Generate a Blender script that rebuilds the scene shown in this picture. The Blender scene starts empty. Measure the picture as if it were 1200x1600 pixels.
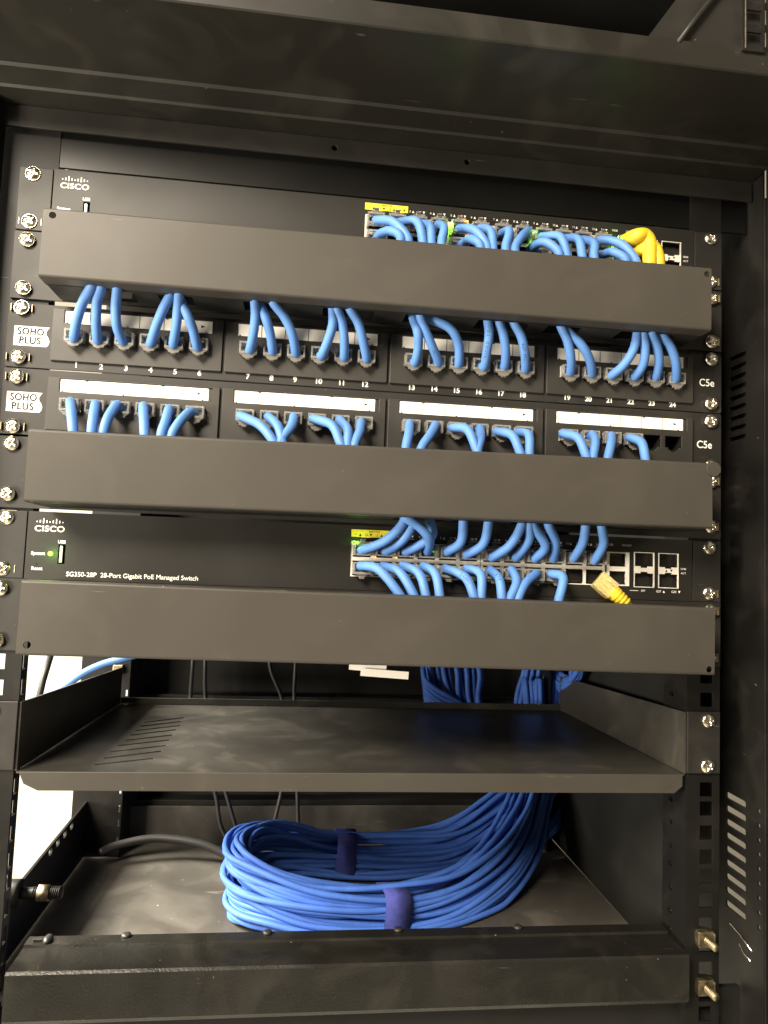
import bpy, bmesh, math, random
from mathutils import Vector, Matrix
random.seed(7)
R = math.radians
MM = 0.001
sc = bpy.context.scene
col = sc.collection

# ------------------------------------------------------------------ camera
cam_data = bpy.data.cameras.new('camera')
cam = bpy.data.objects.new('camera', cam_data); col.objects.link(cam)
cam_data.sensor_fit = 'VERTICAL'; cam_data.sensor_height = 24.0
cam_data.lens = 24.0 * 1099.93 / 1600.0
cam_data.clip_start = 0.01; cam_data.clip_end = 50
cam.location = (-0.0489865, -0.4631006, -0.2420980)
cam.rotation_euler = (1.64418335, -0.0382167637, -0.116176720)
sc.camera = cam

# ------------------------------------------------------------------ world
world = bpy.data.worlds.new('World'); sc.world = world
world.use_nodes = True
bg = world.node_tree.nodes['Background']
bg.inputs[0].default_value = (1.0, 0.93, 0.80, 1)
bg.inputs[1].default_value = 0.028

# ------------------------------------------------------------------ lamps of the room and one added fill
def area(name, loc, target, size, power, colour, size_y=None):
    d = bpy.data.lights.new(name, 'AREA'); d.energy = power; d.color = colour
    d.size = size
    if size_y: d.shape = 'RECTANGLE'; d.size_y = size_y
    o = bpy.data.objects.new(name, d); col.objects.link(o)
    o.location = loc
    o.rotation_euler = (Vector(target) - Vector(loc)).to_track_quat('-Z', 'Y').to_euler()
    return o
area('room_lamp', (-0.85, -1.12, 0.66), (-0.15, 0, -0.25), 0.6, 84, (1.0, 0.875, 0.70))
area('aisle_lamp', (-1.15, 0.15, 0.35), (-0.05, 0.12, -0.45), 0.45, 150, (1.0, 0.93, 0.80))
area('low_side_fill', (-1.0, -0.55, -0.35), (-0.3, -0.05, 0.05), 0.35, 28, (1.0, 0.89, 0.72))  # added fill light for the left undersides, not a lamp of the room

sc.view_settings.view_transform = 'Standard'
sc.view_settings.look = 'None'
sc.view_settings.exposure = -0.05
sc.view_settings.gamma = 1.0
sc.view_settings.use_curve_mapping = False

# ------------------------------------------------------------------ materials
def mat(name, base, rough=0.5, metal=0.0, bump=None, spec=0.5, vary=None, dust=None, trans=0.0, emit=None, ior=1.45, coat=0.0, alpha=None):
    m = bpy.data.materials.new(name); m.use_nodes = True
    nt = m.node_tree; b = nt.nodes['Principled BSDF']
    b.inputs['Base Color'].default_value = (*base, 1)
    b.inputs['Roughness'].default_value = rough
    b.inputs['Metallic'].default_value = metal
    b.inputs['Specular IOR Level'].default_value = spec
    b.inputs['IOR'].default_value = ior
    b.inputs['Coat Weight'].default_value = coat
    if trans: b.inputs['Transmission Weight'].default_value = trans
    if emit:
        b.inputs['Emission Color'].default_value = (*emit[0], 1); b.inputs['Emission Strength'].default_value = emit[1]
    if alpha is not None: b.inputs['Alpha'].default_value = alpha
    tc = nt.nodes.new('ShaderNodeTexCoord')
    def noise(scale, detail=4, dist=0.0, vec=None):
        n = nt.nodes.new('ShaderNodeTexNoise'); n.inputs['Scale'].default_value = scale
        n.inputs['Detail'].default_value = detail; n.inputs['Distortion'].default_value = dist
        nt.links.new(vec if vec else tc.outputs['Object'], n.inputs['Vector']); return n
    colour_out = None
    if vary:                                  # (scale, amount) brightness mottling of the coating, and roughness
        n = noise(vary[0], 5, 0.4)
        mr = nt.nodes.new('ShaderNodeMapRange'); nt.links.new(n.outputs['Fac'], mr.inputs['Value'])
        mr.inputs['From Min'].default_value = 0.3; mr.inputs['From Max'].default_value = 0.7
        mr.inputs['To Min'].default_value = 1 - vary[1]; mr.inputs['To Max'].default_value = 1 + vary[1]
        mx = nt.nodes.new('ShaderNodeMix'); mx.data_type = 'RGBA'; mx.blend_type = 'MULTIPLY'
        mx.inputs['Factor'].default_value = 1.0
        mx.inputs[6].default_value = (*base, 1)
        nt.links.new(mr.outputs['Result'], mx.inputs[7]); colour_out = mx.outputs[2]
        mr2 = nt.nodes.new('ShaderNodeMapRange'); nt.links.new(n.outputs['Fac'], mr2.inputs['Value'])
        mr2.inputs['From Min'].default_value = 0.3; mr2.inputs['From Max'].default_value = 0.7
        mr2.inputs['To Min'].default_value = max(0.05, rough - 0.07); mr2.inputs['To Max'].default_value = min(1, rough + 0.07)
        nt.links.new(mr2.outputs['Result'], b.inputs['Roughness'])
    if dust:                                  # (amount, colour): specks, hairline scratches and a smeared film of dust
        sp = noise(330, 2)
        r1 = nt.nodes.new('ShaderNodeMapRange'); nt.links.new(sp.outputs['Fac'], r1.inputs['Value'])
        r1.inputs['From Min'].default_value = dust[2]; r1.inputs['From Max'].default_value = dust[2] + 0.05
        mp = nt.nodes.new('ShaderNodeMapping'); mp.inputs['Scale'].default_value = (9, 40, 160)
        mp.inputs['Rotation'].default_value = (0, R(11), 0)
        nt.links.new(tc.outputs['Object'], mp.inputs['Vector'])
        sn = noise(2.4, 3, 0.3, mp.outputs['Vector'])
        r2 = nt.nodes.new('ShaderNodeMapRange'); nt.links.new(sn.outputs['Fac'], r2.inputs['Value'])
        r2.inputs['From Min'].default_value = 0.73; r2.inputs['From Max'].default_value = 0.80
        r2.inputs['To Max'].default_value = 0.5
        fl = noise(22, 6, 1.2)
        r3 = nt.nodes.new('ShaderNodeMapRange'); nt.links.new(fl.outputs['Fac'], r3.inputs['Value'])
        r3.inputs['From Min'].default_value = 0.50; r3.inputs['From Max'].default_value = 0.75
        r3.inputs['To Max'].default_value = dust[3]
        a1 = nt.nodes.new('ShaderNodeMath'); a1.operation = 'ADD'
        nt.links.new(r1.outputs['Result'], a1.inputs[0]); nt.links.new(r2.outputs['Result'], a1.inputs[1])
        a2 = nt.nodes.new('ShaderNodeMath'); a2.operation = 'ADD'
        nt.links.new(a1.outputs[0], a2.inputs[0]); nt.links.new(r3.outputs['Result'], a2.inputs[1])
        a3 = nt.nodes.new('ShaderNodeMath'); a3.operation = 'MULTIPLY'; a3.use_clamp = True
        nt.links.new(a2.outputs[0], a3.inputs[0]); a3.inputs[1].default_value = dust[0]
        mx2 = nt.nodes.new('ShaderNodeMix'); mx2.data_type = 'RGBA'
        nt.links.new(a3.outputs[0], mx2.inputs['Factor'])
        if colour_out: nt.links.new(colour_out, mx2.inputs[6])
        else: mx2.inputs[6].default_value = (*base, 1)
        mx2.inputs[7].default_value = (*dust[1], 1); colour_out = mx2.outputs[2]
    if colour_out: nt.links.new(colour_out, b.inputs['Base Color'])
    if bump:                                  # (scale, distance in mm)
        n = noise(bump[0], 3)
        bp = nt.nodes.new('ShaderNodeBump'); bp.inputs['Strength'].default_value = 0.7
        bp.inputs['Distance'].default_value = bump[1] * MM
        nt.links.new(n.outputs['Fac'], bp.inputs['Height']); nt.links.new(bp.outputs['Normal'], b.inputs['Normal'])
    return m

DUSTC = (0.42, 0.38, 0.32)
M = dict(
    cover=mat('matt_black_powder_coat', (0.040, 0.036, 0.030), 0.50, bump=(1400, 0.04), spec=0.38, vary=(9, 0.04), dust=(0.55, DUSTC, 0.768, 0.03)),
    plate=mat('black_painted_steel', (0.014, 0.013, 0.0115), 0.5, bump=(1500, 0.03), spec=0.42, vary=(16, 0.08), dust=(0.4, DUSTC, 0.78, 0.06)),
    dark=mat('black_steel_inside', (0.012, 0.012, 0.011), 0.55, bump=(900, 0.05), spec=0.3, vary=(20, 0.15)),
    rack=mat('black_rack_paint', (0.007, 0.0065, 0.006), 0.48, bump=(1100, 0.06), spec=0.28, vary=(12, 0.12), dust=(0.4, DUSTC, 0.775, 0.05)),
    hammered=mat('hammered_black_paint', (0.010, 0.0095, 0.008), 0.30, bump=(700, 0.22), vary=(30, 0.12), dust=(0.5, DUSTC, 0.76, 0.05)),
    shelf=mat('dusty_black_shelf_paint', (0.030, 0.028, 0.024), 0.40, bump=(900, 0.06), vary=(18, 0.2), dust=(0.8, DUSTC, 0.75, 0.09)),
    floor=mat('dusty_black_base_paint', (0.060, 0.055, 0.047), 0.42, bump=(700, 0.08), vary=(22, 0.22), dust=(0.7, (0.5, 0.46, 0.4), 0.745, 0.12)),
    switch=mat('black_switch_paint', (0.014, 0.013, 0.011), 0.46, bump=(1600, 0.02), spec=0.42, vary=(12, 0.06)),
    plastic=mat('charcoal_panel_plastic', (0.024, 0.022, 0.019), 0.48, bump=(1300, 0.03), spec=0.5, vary=(20, 0.08)),
    jack=mat('black_jack_plastic', (0.012, 0.012, 0.012), 0.4),
    screw=mat('nickel_plated_screw', (0.78, 0.71, 0.58), 0.24, 1.0, bump=(600, 0.10), vary=(260, 0.25)),
    brass=mat('brass_plated_cage_nut', (0.34, 0.29, 0.19), 0.42, 1.0, bump=(500, 0.15), vary=(200, 0.3)),
    shield=mat('tin_plated_port_shield', (0.86, 0.82, 0.73), 0.36, 0.2, vary=(160, 0.12)),
    gold=mat('gold_contacts', (0.35, 0.24, 0.10), 0.45, 1.0),
    blue=mat('blue_cable_jacket', (0.075, 0.190, 0.47), 0.6, bump=(420, 0.10), spec=0.5, vary=(60, 0.08)),
    blue2=mat('blue_coiled_cable_jacket', (0.048, 0.135, 0.50), 0.65, bump=(420, 0.10), vary=(60, 0.10)),
    yellow=mat('yellow_cable_rubber', (0.58, 0.40, 0.02), 0.5, bump=(500, 0.10), vary=(90, 0.1)),
    velcro=mat('violet_blue_strap', (0.04, 0.05, 0.24), 0.85, bump=(1200, 0.3), vary=(300, 0.2)),
    clear=mat('clear_plug_plastic', (0.93, 0.92, 0.88), 0.2, trans=0.85, ior=1.5, bump=(300, 0.12)),
    smoke=mat('smoky_plug_latch', (0.16, 0.15, 0.135), 0.25, trans=0.15, ior=1.5, bump=(300, 0.1)),
    clearyellow=mat('yellow_tinted_clear_plastic', (0.95, 0.86, 0.42), 0.16, trans=0.72, ior=1.45, bump=(300, 0.2)),
    paper=mat('cream_label_paper', (0.90, 0.86, 0.76), 0.55, vary=(40, 0.03)),
    sticker=mat('white_sticker', (0.85, 0.82, 0.76), 0.45),
    white=mat('white_print', (0.80, 0.78, 0.72), 0.5),
    lintel=mat('black_lintel_paint', (0.013, 0.012, 0.010), 0.42, bump=(1300, 0.05), spec=0.4, vary=(9, 0.2), dust=(0.5, DUSTC, 0.775, 0.05)),
    gloss=mat('satin_black_filler', (0.003, 0.003, 0.0027), 0.34, spec=0.35, vary=(10, 0.1)),
    ink=mat('dark_print', (0.03, 0.03, 0.03), 0.9, spec=0.05),
    shadeblack=mat('recess_shade_black', (0.004, 0.004, 0.004), 0.7),  # near-black colour for the shade in the top recess and the reset hole
    ylabel=mat('yellow_printed_band', (0.68, 0.60, 0.04), 0.5),
    cablek=mat('black_cable_rubber', (0.022, 0.021, 0.020), 0.4),
    wall=mat('white_wall_paint', (0.82, 0.80, 0.74), 0.8, vary=(3, 0.02)),
    farwall=mat('brown_far_surface', (0.06, 0.053, 0.042), 0.8, vary=(3, 0.05)),
    greyfloor=mat('grey_floor_vinyl', (0.45, 0.43, 0.38), 0.6, vary=(4, 0.06)),
    green=mat('green_light', (0.2, 0.9, 0.1), 0.4, emit=((0.30, 1.0, 0.02), 5.0)),
    dimgreen=mat('dim_green_light', (0.1, 0.5, 0.1), 0.4, emit=((0.15, 0.8, 0.15), 0.7)),
    amber=mat('amber_light', (0.9, 0.5, 0.1), 0.4, emit=((1.0, 0.42, 0.02), 2.5)),
)

# ------------------------------------------------------------------ mesh helpers (all lengths in millimetres)
ORG = {}
FRONT = Matrix(((1, 0, 0, 0), (0, 0, -1, 0), (0, 1, 0, 0), (0, 0, 0, 1)))    # drawing (x, up, towards viewer) -> world
TOP = Matrix.Identity(4)                                                     # drawing (x, depth, up)
SIDE = Matrix(((0, 0, 1, 0), (1, 0, 0, 0), (0, 1, 0, 0), (0, 0, 0, 1)))      # drawing (depth, up, x)

def move(m, x, y, z): return Matrix.Translation((x, y, z)) @ m

class BM:
    def __init__(s): s.v = []; s.f = []; s.s = []
    def add(s, vs, fs, smooth=False):
        b = len(s.v); s.v += [tuple(v) for v in vs]
        for f in fs: s.f.append(tuple(i + b for i in f)); s.s.append(smooth)
        return s
    def box(s, x0, x1, y0, y1, z0, z1, bev=0.0, m=None):
        x0, x1 = min(x0, x1), max(x0, x1); y0, y1 = min(y0, y1), max(y0, y1); z0, z1 = min(z0, z1), max(z0, z1)
        bm = bmesh.new()
        bmesh.ops.create_cube(bm, size=1)
        for v in bm.verts:
            v.co = Vector(((x0 + x1) / 2 + v.co.x * (x1 - x0), (y0 + y1) / 2 + v.co.y * (y1 - y0), (z0 + z1) / 2 + v.co.z * (z1 - z0)))
        if bev: bmesh.ops.bevel(bm, geom=bm.edges[:], offset=bev, segments=2, affect='EDGES', profile=0.5)
        if m is not None: bm.transform(m)
        bm.verts.index_update()
        s.add([v.co[:] for v in bm.verts], [[v.index for v in f.verts] for f in bm.faces]); bm.free(); return s
    def tube(s, pts, r, seg=14, caps=True, flat=1.0):
        pts = [Vector(p) for p in pts]; n = len(pts)
        rr = r if isinstance(r, (list, tuple)) else [r] * n
        t0 = (pts[1] - pts[0]).normalized()
        up = Vector((0, 0, 1)) if abs(t0.z) < 0.9 else Vector((0, 1, 0))
        nrm = (up - t0 * up.dot(t0)).normalized(); vs = []
        for i, p in enumerate(pts):
            t = (pts[min(i + 1, n - 1)] - pts[max(i - 1, 0)]).normalized()
            nrm = (nrm - t * nrm.dot(t)).normalized(); bn = t.cross(nrm)
            for k in range(seg):
                a = 2 * math.pi * k / seg
                vs.append((p + (nrm * math.cos(a) + bn * math.sin(a) * flat) * rr[i])[:])
        fs = [(i * seg + k, i * seg + (k + 1) % seg, (i + 1) * seg + (k + 1) % seg, (i + 1) * seg + k) for i in range(n - 1) for k in range(seg)]
        if caps: fs += [tuple(range(seg))[::-1], tuple((n - 1) * seg + k for k in range(seg))]
        return s.add(vs, fs, True)
    def disc(s, cx, cz, y0, y1, r, seg=24, m=None):
        vs = []
        for y in (y0, y1):
            for k in range(seg):
                a = 2 * math.pi * k / seg; v = Vector((cx + r * math.cos(a), y, cz + r * math.sin(a)))
                vs.append((m @ v if m is not None else v)[:])
        fs = [(k, (k + 1) % seg, seg + (k + 1) % seg, seg + k) for k in range(seg)] + [tuple(range(seg)), tuple(range(seg, 2 * seg))[::-1]]
        return s.add(vs, fs)
    def curve(s, loops, thick, m=FRONT, bev=0.0):
        """flat outline (first loop) with holes (other loops), thickness towards -w of the drawing, top face at w=0"""
        cu = bpy.data.curves.new('t', 'CURVE'); cu.dimensions = '2D'; cu.fill_mode = 'BOTH'
        cu.extrude = max(thick / 2 - bev, 0.0001); cu.bevel_depth = bev; cu.bevel_resolution = 1; cu.offset = -bev
        for lp in loops:
            sp = cu.splines.new('POLY'); sp.points.add(len(lp) - 1); sp.use_cyclic_u = True
            for p, q in zip(sp.points, lp): p.co = (q[0], q[1], 0, 1)
        return s._conv(cu, Matrix.Translation((0, 0, -thick / 2)), m)
    def text(s, body, size, x, z, y=0.0, align='LEFT', m=None, thick=0.06, sx=1.0, bold=0.0, space=1.0):
        cu = bpy.data.curves.new('t', 'FONT'); cu.body = body; cu.size = size; cu.align_x = align; cu.align_y = 'CENTER'
        cu.extrude = thick / 2; cu.offset = bold; cu.space_character = space
        mm = (m if m is not None else FRONT)
        mm = Matrix.Translation((x, y, z)) @ mm @ Matrix.Diagonal((sx, 1, 1, 1))
        return s._conv(cu, Matrix.Identity(4), mm)
    def _conv(s, cu, pre, m):
        o = bpy.data.objects.new('t', cu); col.objects.link(o)
        dg = bpy.context.evaluated_depsgraph_get(); dg.update()
        me = bpy.data.meshes.new_from_object(o.evaluated_get(dg))
        vs = [(m @ (pre @ v.co))[:] for v in me.vertices]; fs = [tuple(p.vertices) for p in me.polygons]
        s.add(vs, fs)
        bpy.data.objects.remove(o); bpy.data.curves.remove(cu); bpy.data.meshes.remove(me)
        return s
    def grid(s, us, vs_, holes, w0, w1, m=FRONT):
        """rectangular plate with rectangular holes (u0,u1,v0,v1); w0 front, w1 back"""
        u = sorted(set([us[0], us[1]] + [h[0] for h in holes] + [h[1] for h in holes])); u = [a for a in u if us[0] <= a <= us[1]]
        v = sorted(set([vs_[0], vs_[1]] + [h[2] for h in holes] + [h[3] for h in holes])); v = [a for a in v if vs_[0] <= a <= vs_[1]]
        nu, nv = len(u), len(v)
        full = [[not any(h[0] < (u[i] + u[i + 1]) / 2 < h[1] and h[2] < (v[j] + v[j + 1]) / 2 < h[3] for h in holes) for j in range(nv - 1)] for i in range(nu - 1)]
        V = [(m @ Vector((a, b, w)))[:] for w in (w0, w1) for a in u for b in v]
        ix = lambda i, j, k: k * nu * nv + i * nv + j
        F = []
        ok = lambda i, j: 0 <= i < nu - 1 and 0 <= j < nv - 1 and full[i][j]
        for i in range(nu - 1):
            for j in range(nv - 1):
                if not full[i][j]: continue
                F.append((ix(i, j, 0), ix(i + 1, j, 0), ix(i + 1, j + 1, 0), ix(i, j + 1, 0)))
                F.append((ix(i, j, 1), ix(i, j + 1, 1), ix(i + 1, j + 1, 1), ix(i + 1, j, 1)))
                if not ok(i - 1, j): F.append((ix(i, j, 0), ix(i, j + 1, 0), ix(i, j + 1, 1), ix(i, j, 1)))
                if not ok(i + 1, j): F.append((ix(i + 1, j + 1, 0), ix(i + 1, j, 0), ix(i + 1, j, 1), ix(i + 1, j + 1, 1)))
                if not ok(i, j - 1): F.append((ix(i + 1, j, 0), ix(i, j, 0), ix(i, j, 1), ix(i + 1, j, 1)))
                if not ok(i, j + 1): F.append((ix(i, j + 1, 0), ix(i + 1, j + 1, 0), ix(i + 1, j + 1, 1), ix(i, j + 1, 1)))
        return s.add(V, F)
    def xf(s, m):
        s.v = [(m @ Vector(v))[:] for v in s.v]; return s
    def mesh(s, name, material, org=(0, 0, 0)):
        me = bpy.data.meshes.new(name)
        me.from_pydata([((v[0] - org[0]) * MM, (v[1] - org[1]) * MM, (v[2] - org[2]) * MM) for v in s.v], [], s.f)
        me.polygons.foreach_set('use_smooth', s.s); me.materials.append(material); me.update()
        bm = bmesh.new(); bm.from_mesh(me); bmesh.ops.recalc_face_normals(bm, faces=bm.faces[:]); bm.to_mesh(me); bm.free()
        return me
    def build(s, name, material, parent=None, org=None):
        if parent is not None: org = ORG[parent.name]
        elif org is None: org = (0, 0, 0)
        o = bpy.data.objects.new(name, s.mesh(name, material, org)); col.objects.link(o)
        if parent is not None: o.parent = parent
        else: o.location = Vector(org) * MM
        ORG[o.name] = tuple(org); return o

def tag(o, label, cat, group=None, kind=None):
    if label: o['label'] = label
    if cat: o['category'] = cat
    if group: o['group'] = group
    if kind: o['kind'] = kind
    return o
def thing(name, loc, label, cat, group=None):
    o = bpy.data.objects.new(name, None); col.objects.link(o); o.location = Vector(loc) * MM
    o.empty_display_size = 0.01; ORG[o.name] = tuple(loc)
    return tag(o, label, cat, group)
def place(name, me, parent, loc, rot=(0, 0, 0)):
    o = bpy.data.objects.new(name, me); col.objects.link(o); o.parent = parent
    o.location = (Vector(loc) - Vector(ORG[parent.name])) * MM; o.rotation_euler = rot
    ORG[o.name] = tuple(loc); return o
def circ(cx, cz, r, n=20): return [(cx + r * math.cos(2 * math.pi * k / n), cz + r * math.sin(2 * math.pi * k / n)) for k in range(n)]
def rrect(x0, x1, z0, z1, r, n=4):
    out = []
    for cx, cz, a in ((x1 - r, z1 - r, 0), (x0 + r, z1 - r, 90), (x0 + r, z0 + r, 180), (x1 - r, z0 + r, 270)):
        for k in range(n + 1):
            t = R(a + 90 * k / n); out.append((cx + r * math.cos(t), cz + r * math.sin(t)))
    return out
def spline(pts, sub=8):
    P = [Vector(p) for p in pts]; P = [P[0] * 2 - P[1]] + P + [P[-1] * 2 - P[-2]]; out = []
    for i in range(1, len(P) - 2):
        for k in range(sub):
            t = k / sub; a, b, c, d = P[i - 1:i + 3]
            out.append(0.5 * ((2 * b) + (c - a) * t + (2 * a - 5 * b + 4 * c - d) * t * t + (3 * b - a - 3 * c + d) * t ** 3))
    return out + [P[-2]]

U = 44.45
RX = 232.55
# ------------------------------------------------------------------ the setting: the room beyond the open side of the rack
w = BM(); w.box(-1700, -1600, -2600, 2200, -1600, 1400); w.box(-1600, 2200, 2100, 2200, -1600, 1400)

tag(w.build('wall', M['wall']), None, None, kind='structure')
w = BM(); w.box(600, 640, -1200, 2100, -1600, 1400); tag(w.build('wall', M['farwall']), None, None, kind='structure')
w = BM(); w.box(-1700, 2200, -2600, 2200, -1640, -1600); tag(w.build('floor', M['greyfloor']), None, None, kind='structure')

# ------------------------------------------------------------------ screws (one shared mesh, a dome with a cross recess)
def screw_mesh():
    b = BM(); n = 34; rad = 4.6; vs = []; fs = []; idx = {}
    for i in range(n + 1):
        for j in range(n + 1):
            x = -1 + 2 * i / n; z = -1 + 2 * j / n
            u = x * math.sqrt(1 - z * z / 2); v = z * math.sqrt(1 - x * x / 2); r = math.hypot(u, v)
            h = 2.6 * math.sqrt(max(0, 1 - (r * 0.93) ** 2)) - 0.25
            a, c = abs(u), abs(v)
            arm = max(0.0, 1 - max(0, min(a, c) - 0.07) / 0.07) * max(0.0, min(1.0, (0.66 - max(a, c)) / 0.12))
            core = max(0.0, min(1.0, (0.30 - r) / 0.1))
            h -= 1.5 * max(arm, core) * (1 - 0.45 * r)
            idx[i, j] = len(vs); vs.append((u * rad, -h, v * rad))
    for i in range(n):
        for j in range(n): fs.append((idx[i, j], idx[i + 1, j], idx[i + 1, j + 1], idx[i, j + 1]))
    b.add(vs, fs, True)
    b.disc(0, 0, -0.8, 0.4, 4.6, 32); b.disc(0, 0, -0.3, 12, 2.7, 16)
    return b.mesh('screw', M['screw'])
SCREW = screw_mesh()
TANG_THIN = BM().box(-0.3, 0.3, -0.3, 2, -2.4, 2.4, 0.15).mesh('cage_nut_tang', M['brass'])
TANG = BM().box(-0.7, 0.7, -0.9, 3, -2.8, 2.8, 0.25).mesh('cage_nut_tang', M['brass'])
def screws(parent, spots, y=-1.6, tangs=()):
    for k, (x, z) in enumerate(spots):
        o = place('screw', SCREW, parent, (x, y, z), (R(random.uniform(-5, 5)), R(random.uniform(0, 90)), R(random.uniform(-6, 6))))
        if k in tangs:
            for dx in tangs[k]:
                t = bpy.data.objects.new('cage_nut_tang', TANG if x > 0 else TANG_THIN); col.objects.link(t); t.parent = parent
                t.location = (Vector((x + dx, y, z)) - Vector(ORG[parent.name])) * MM

# ------------------------------------------------------------------ the rack itself
rack = thing('equipment_rack', (0, 60, -560), 'black steel equipment rack with punched rails holding all the network gear', 'equipment rack')
def holes_z(top, bottom):
    out = []; u = -4
    while -(u * U) > bottom:
        for h in (0, 15.875, 31.75):
            z = -(u * U + h)
            if bottom < z < top: out.append(z)
        u += 1
    return out
for sgn in (-1, 1):
    xs = (-275, -218) if sgn < 0 else (218, 242)
    hs = [(sgn * RX - 4.8, sgn * RX + 4.8, z - 4.8, z + 4.8) for z in holes_z(4, -560)]
    b = BM(); b.grid(xs, (-575, 130), hs, -0.6, -2.4)
    # inner flange running into the depth, slotted
    sl = [(3.8, 9.6, z - 5.2, z + 4.6) for z in holes_z(120, -560)]
    if sgn > 0: sl = [(19, 24, z - 1.5, z + 1.5) for z in holes_z(120, -560)]
    b.grid((2.4, 32 if sgn > 0 else 12), (-575, 130), sl, sgn * 218.2, sgn * 220.2, SIDE)
    b.build('front_rail', M['rack'], rack)
    # brass cage nut tangs glinting in some holes
cg = [(-1, -48), (1, -48)]
for (x, z) in ((230.9, -484.1), (231.0, -514.9)):
    n = BM(); n.box(x - 5.6, x + 5.6, -3.4, 5, z - 5.2, z + 5.2, 0.9); n.box(x - 6.3, x - 5.0, -4.4, 2, z - 4, z + 4, 0.3)
    n.box(x + 4.9, x + 6.1, -4.0, 2, z - 4, z + 4, 0.3)
    cn = n.build('cage_nut', M['brass'], rack)
    s_ = BM(); s_.tube([(x - 0.5, -3, z + 0.5), (x + 0.6, -8, z - 0.4), (x + 1.6, -12, z - 1.2)], 2.3, 12)
    for q in range(7): 
        t = q / 11; s_.tube([(x - 0.3 + 2.6 * t, -4 - 12 * t, z + 0.4 - 1.9 * t), (x - 0.2 + 2.6 * t, -4.7 - 12 * t, z + 0.35 - 1.9 * t)], 2.6, 12)
    s_.build('bolt', M['brass'], cn)
# side panel with breather slots, right
sl = []
for k in range(9):
    sl.append((4, 27, -396.5 - k * 9.4 - 4.6, -396.5 - k * 9.4)); sl.append((4, 24, -78.0 - k * 7.6 - 3.2, -78.0 - k * 7.6))
    sl.append((-11.5, -8, -396.5 - k * 9.4 - 3.4, -396.5 - k * 9.4))
loops = [[(-15, -575), (330, -575), (330, 130), (-15, 130)]]
for a, b_, c, d in sl: loops.append(rrect(a, b_, c, d, min(1.5, (d - c) / 2.2), 3))
BM().curve(loops, 1.5, move(SIDE, 265, 0, 0)).build('side_panel', M['rack'], rack)
BM().box(266.6, 267.6, 0, 40, -160, -60).build('slot_light_block', M['rack'], rack)  # added plate that keeps light from the far wall out of the upper slots
b = BM(); b.box(265.5, 268.5, -60, -15.5, -575, 130, 0.4); b.box(268.5, 300, -60, -57, -575, 130, 0.4)
b.box(263.6, 265.4, -16.5, -15.2, -575, 26, 0.4)
b.build('corner_post', M['rack'], rack)
b = BM(); b.tube([(264, 24, -486), (263.5, 10, -488), (263, -4, -492)], 0.5, 6); b.tube([(264, 12, -494), (263.5, 6, -498), (263, -2, -499)], 0.5, 6)
b.build('latch_wire', M['screw'], rack)
# top cross member with two screw holes, folded lip, underside and front lintel
BM().curve([[(-262, 29), (262, 29), (262, 43.4), (-262, 43.4)], circ(-39.8, 36.6, 1.9), circ(51.6, 36.4, 1.9)], 2, move(FRONT, 0, -5, 0), 0.3).build('top_cross_member', M['plate'], rack)
prof = [(-3.2, 43.6), (-21.8, 43.6), (-23.0, 45.0), (-23.0, 56.6), (-24.6, 58.2), (-89.0, 58.2), (-89.8, 59.0), (-89.8, 73.3), (-88.2, 73.3), (-88.2, 60.2), (-22.2, 60.2), (-20.6, 58.8), (-20.6, 46.0), (-3.2, 46.0)]
def extrude_x(b, prof, x0, x1, m=None):
    n = len(prof); vs = [(x0, y, z) for y, z in prof] + [(x1, y, z) for y, z in prof]
    fs = [(i, (i + 1) % n, n + (i + 1) % n, n + i) for i in range(n)] + [tuple(range(n)), tuple(range(n, 2 * n))[::-1]]
    return b.add(vs, fs)
b = BM(); extrude_x(b, prof, -300, 262); b.build('top_lintel', M['lintel'], rack)
b = BM(); b.curve([[(137.5, 71), (262, 56), (262, 140), (184, 140)]], 1.6, move(FRONT, 0, -86.4, 0))
b.tube([(158, -89, 72), (168, -89, 87), (178, -89, 101), (186, -89, 112)], 1.6, 8)
b.build('corner_gusset', M['plate'], rack)
b = BM(); b.grid((197.5, 212), (71, 150), [(199, 209.5, 74 + 14 * k, 83 + 14 * k) for k in range(5)], -1.4, 0, move(FRONT, 0, -91.4, 0))
b.build('upper_rail', M['rack'], rack)
b = BM(); b.box(197.9, 198.5, -93.2, -92.9, 71, 150); 
for k in range(5): b.box(210.6, 211.1, -93.2, -92.9, 73 + 14 * k, 82 + 14 * k)
b.build('rail_edge', M['screw'], rack)
b = BM(); b.box(-300, 300, -85, 300, 140, 142); b.box(-300, 196, 40, 42, 46.5, 139.8); b.build('roof_panel', M['dark'], rack)
b = BM(); b.box(-217, 217, 50, 52, 4.8, 139); b.build('recess_shade_panel', M['shadeblack'], rack)  # near-black sheet, its colour stands in for the shadow under the lintel
b = BM(); b.box(-264, 262, 1.2, 2.8, 7.4, 62, 0.3); b.build('filler_plate', M['gloss'], rack)
b = BM(); b.box(-300, -252, -14, -12, -575, 58, 0.8); b.box(-253.5, -251.6, -12, -1, -575, 43, 0.5); b.build('corner_post', M['rack'], rack)
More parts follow.
